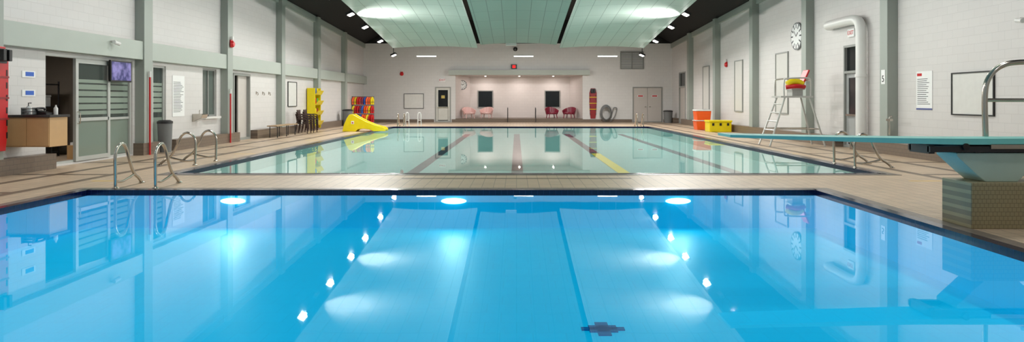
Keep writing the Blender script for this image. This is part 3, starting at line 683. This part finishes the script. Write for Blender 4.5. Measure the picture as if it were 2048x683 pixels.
e=thing('desk','dark office desk inside the office opening','desk',(-11.6,16.2,0)); B().box(-.4,.4,-.6,.6,.7,.75).done('desk_top',WOODC,e,smooth=False); B().box(-.35,.35,-.55,-.5,0,.7).done('side_panel',DARK,e,smooth=False); B().box(-.35,.35,.5,.55,0,.7).done('side_panel',DARK,e,smooth=False)

e=thing('drinking_fountain','wall-mounted steel drinking fountain','fountain',(XL,22.35,.8),H)
B().prism([(0,0),(-.3,.12),(-.34,.24),(-.3,.26),(0,.26)],'X',-.2,.2).done('basin',STEEL,e,smooth=False,bevel=.01)
B().tube(catmull([(.1,-.1,.26),(.1,-.1,.36),(.06,-.16,.38)],4),.012).done('spout',STEEL,e)
e=thing('hose_tap','chrome hose tap with valve near pilaster','tap',(XR-.34,18.9,.55),-H); B().tube(catmull([(0,0,.5),(0,-.06,.45),(0,-.06,0)],4),.02).done('pipe',STEEL,e); B().box(-.1,.1,-.1,-.02,.38,.44).done('valve_handle',STEEL,e,smooth=False)
e=thing('bench','slatted wooden bench along the wall','bench',(-9.7,28.7,0))
bb=B()
for i in range(3): bb.box(-.2+.14*i,-.08+.14*i,-1.3,1.3,.45,.49)
bb.done('seat',pmat('bench_wood',(165,140,110),.5),e,smooth=False)
for y in (-1.1,0,1.1): B().tube([(-.15,y,0),(-.15,y,.45),(.15,y,.45),(.15,y,0)],.02,8).done('leg',DARK,e)
for i,y in enumerate((27.6,28.3,29.0)):
    e=thing('coat_hook','small metal coat hook on white wall','hook',(XL,y,1.75),H,'coat hooks'); B().tube(catmull([(0,0,.06),(0,-.06,.05),(0,-.08,-.02),(0,-.05,-.05)],4),.015).done('hook_arm',STEEL,e)
    B().box(-.04,.04,-.01,0,-.02,.1).done('hook_plate',STEEL,e,smooth=False)

# ------------------------------------------------------------ chairs
def stack_chair(loc,rot,group):
    e=thing('stacking_chair','dark brown plastic stacking armchair by the wall','chair',loc,rot,group)
    B().sheet([[(x,y,.44-.02*math.cos(x*6)*math.cos(y*6)) for x in (-.24,-.12,0,.12,.24)] for y in (-.24,-.12,0,.12,.24)],(0,0,-.02)).done('seat',BROWN,e)
    bb=B()
    for i in range(5): bb.obox((-.18+.09*i,.25,.64),(.03,.012,.2),Matrix.Rotation(-.15,3,'X'))
    bb.obox((0,.28,.84),(.24,.015,.04),Matrix.Rotation(-.15,3,'X')); bb.done('backrest',BROWN,e,smooth=False)
    for sx in (-1,1):
        B().tube(catmull([(sx*.25,-.22,.62),(sx*.28,-.1,.66),(sx*.27,.1,.66),(sx*.23,.25,.68)],4),.022,8).done('armrest',BROWN,e)
        B().tube([(sx*.27,-.26,0),(sx*.25,-.22,.63)],.022,8).done('leg',BROWN,e); B().tube([(sx*.25,.3,0),(sx*.22,.24,.5)],.022,8).done('leg',BROWN,e)
    return e
c=stack_chair((-9.65,31.3,0),H*1.0,'stacked brown chairs')
for j in range(1,3): dup(c,(-9.65+.03*j,31.3,.09*j))
for j in range(3): dup(c,(-9.65+.03*j,32.25,.09*j))
def tub(loc,rot,mat,label,group):
    e=thing('tub_chair',label,'chair',loc,rot,group)
    B().lathe((0,0,.28),[(.33,0),(.37,.04),(.37,.1),(.33,.13)],24).done('seat',mat,e)
    bb=B(); rows=[]
    for i in range(19):
        a=math.radians(-20+220*i/18); t=math.sin(math.pi*i/18); zt=.52+.26*t**1.5
        rows.append([(math.cos(a)*(.36+.08*k/4),math.sin(a)*(.36+.1*k/4),.26+(zt-.26)*k/4) for k in range(5)])
    R=[[bb.bm.verts.new(p) for p in r] for r in rows]; Q=[[bb.bm.verts.new((p[0]*1.12,p[1]*1.12,p[2]+.0)) for p in r] for r in rows]
    for i in range(18):
        for j in range(4):
            bb.bm.faces.new((R[i][j],R[i+1][j],R[i+1][j+1],R[i][j+1])); bb.bm.faces.new((Q[i][j],Q[i][j+1],Q[i+1][j+1],Q[i+1][j]))
        bb.bm.faces.new((R[i][4],R[i+1][4],Q[i+1][4],Q[i][4])); bb.bm.faces.new((R[i][0],Q[i][0],Q[i+1][0],R[i+1][0]))
    for i in (0,18):
        for j in range(4): bb.bm.faces.new((R[i][j],R[i][j+1],Q[i][j+1],Q[i][j]))
    bb.done('backrest',mat,e)
    for sx in (-1,1):
        for sy in (-1,1): B().tube([(sx*.3,sy*.28,0),(sx*.25,sy*.24,.3)],.03,8).done('leg',mat,e)
    return e
tub((-3.3,48.0,.25),.4,PALEP,'pale pink plastic tub chair in the alcove','alcove chairs')
tub((-2.1,48.3,.25),-.3,PALEP,'pale pink plastic tub chair below a window','alcove chairs')
tub((2.45,48.0,.25),.3,BURG,'burgundy plastic tub chair below a window','alcove chairs')
tub((3.65,48.0,.25),-.5,BURG,'burgundy plastic tub chair near the alcove corner','alcove chairs')

# ------------------------------------------------------------ slide
e=thing('pool_slide','small bright yellow plastic slide at the pool edge','slide',(-7.35,33.4,0))
side=[(-.98,0),(-.92,.3),(-.78,.62),(-.66,.8),(-.5,.84),(-.38,.76),(-.2,.66),(.15,.48),(.55,.32),(.95,.22),(1.08,.14),(1.08,.02),(.5,.02),(.3,.1),(.0,.14),(-.25,.1),(-.35,0)]
for y in (-.36,.28): B().prism(side,'Y',y,y+.08).done('side_panel',YELLOW,e,smooth=False,bevel=.015)
rows=[[(x,-.28,z),(x,.28,z)] for x,z in ((-.7,.66),(-.45,.68),(-.2,.56),(.1,.4),(.45,.24),(.8,.15),(1.06,.1))]
B().sheet(rows,(0,0,-.03)).done('chute',YELLOW,e)
for i in range(3): B().box(-.92+.08*i,-.76+.08*i,-.28,.28,.12+.16*i,.16+.16*i).done('step',YELLOW,e,smooth=False)
B().box(-.55,-.42,-.372,-.36,.36,.5).done('sticker',PAPER,e,smooth=False,label='white sticker with red mark'); B().box(-.52,-.45,-.376,-.372,.39,.45).done('sticker_mark',RED,e,smooth=False)

# ------------------------------------------------------------ yellow float rack + kickboards
e=thing('float_rack','tall yellow rack of tilted bins for floats','rack',(-10.0,34.65,0))
bb=B(); bb.box(-.35,-.3,-.5,.5,0,2.1); bb.box(-.3,.05,-.5,-.46,.1,2.1); bb.box(-.3,.05,.46,.5,.1,2.1); bb.done('rack_body',YELLOW,e,smooth=False)
for i in range(4):
    z=.15+.5*i
    B().prism([(-.3,z),(.1,z+.12),(.22,z+.32),(.19,z+.33),(.07,z+.16),(-.3,z+.05)],'Y',-.47,.47).done('bin',YELLOW2,e,smooth=False)
for i in range(4):
    for j in range(3):
        k=thing('kickboard','coloured foam kickboard standing in the yellow rack','kickboard',(-10.08,34.33+.3*j,.3+.5*i),0,'kickboards in the yellow rack')
        B().prism([(-.12,0),(.12,0),(.12,.22),(.08,.3),(-.08,.3),(-.12,.22)],'X',-.03,.03).done('foam_board',(RED,GREEN,BLUE,YELLOW,REDD)[(i*2+j)%5],k,smooth=False,bevel=.01)
e=thing('jacket_rack','grey metal rack for hanging life jackets','rack',(-9.68,43.6,0))
bb=B()
for x in (-.68,.68): bb.box(x-.02,x+.02,-.3,.3,0,.04); bb.tube([(x,0,0),(x,0,1.75)],.02)
for z in (.62,1.18,1.72): bb.tube([(-.68,0,z),(.68,0,z)],.018)
bb.done('rack_frame',GREYP,e)
vest=[(-.12,0),(-.015,0),(-.015,.3),(.015,.3),(.015,0),(.12,0),(.13,.32),(.09,.4),(.05,.48),(-.05,.48),(-.09,.4),(-.13,.32)]
ms=(RED,ORANGE,BLUE,RED,YELLOW,ORANGE,BURG)
for r in range(3):
    for j in range(9):
        m=ms[(r*4+j*3)%7]; p=(-10.25+.145*j,43.5+.02*(j%2),.12+.55*r)
        k=thing('life_jacket','bright foam life jacket hanging on rack','life jacket',p,.5+.2*(j%3),'life jackets on the rack')
        B().prism(vest,'Y',-.05,.05).done('foam_vest',m,k,smooth=False,bevel=.015)
        B().box(-.125,.125,-.056,-.05,.14,.17).done('strap',BLACK,k,smooth=False)

# ------------------------------------------------------------ bins and chest
e=thing('equipment_bin','stacked orange plastic bin with white lid on deck','bin',(9.45,35.2,0))
B().prism([(-.33,0),(.33,0),(.38,.45),(-.38,.45)],'Y',-.35,.35).done('lower_bin',ORANGE,e,smooth=False,bevel=.02)
B().prism([(-.33,.47),(.33,.47),(.38,.95),(-.38,.95)],'Y',-.35,.35).done('upper_bin',ORANGE,e,smooth=False,bevel=.02)
B().box(-.4,.4,-.37,.37,.45,.49).done('lid',WHITEP,e,smooth=False); B().box(-.4,.4,-.37,.37,.95,1.02).done('lid',WHITEP,e,smooth=False,bevel=.01)
e=thing('storage_chest','long yellow plastic storage chest beside orange bins','chest',(9.6,32.9,0))
B().box(-.52,.52,-.4,.4,0,.46).done('chest_body',YELLOW,e,smooth=False,bevel=.02); B().box(-.55,.55,-.43,.43,.46,.55).done('chest_lid',YELLOW,e,smooth=False,bevel=.02)
for x in (-.35,0,.35): B().box(x-.05,x+.05,-.42,-.4,.3,.42).done('latch',BLACK,e,smooth=False)

# ------------------------------------------------------------ world + camera
w=bpy.data.worlds.new('w'); S.world=w; w.use_nodes=True; w.node_tree.nodes['Background'].inputs[0].default_value=(.5,.5,.5,1); w.node_tree.nodes['Background'].inputs[1].default_value=.1
cam=bpy.data.cameras.new('cam'); co=bpy.data.objects.new('camera',cam); COL.objects.link(co)
co.location=(0,0,1.5); co.rotation_euler=(H,0,0); cam.sensor_width=36; cam.lens=36*1382/2048
cam.shift_y=-(341.5-200)/2048; cam.shift_x=-(1033-1024)/2048; cam.clip_end=200
S.camera=co
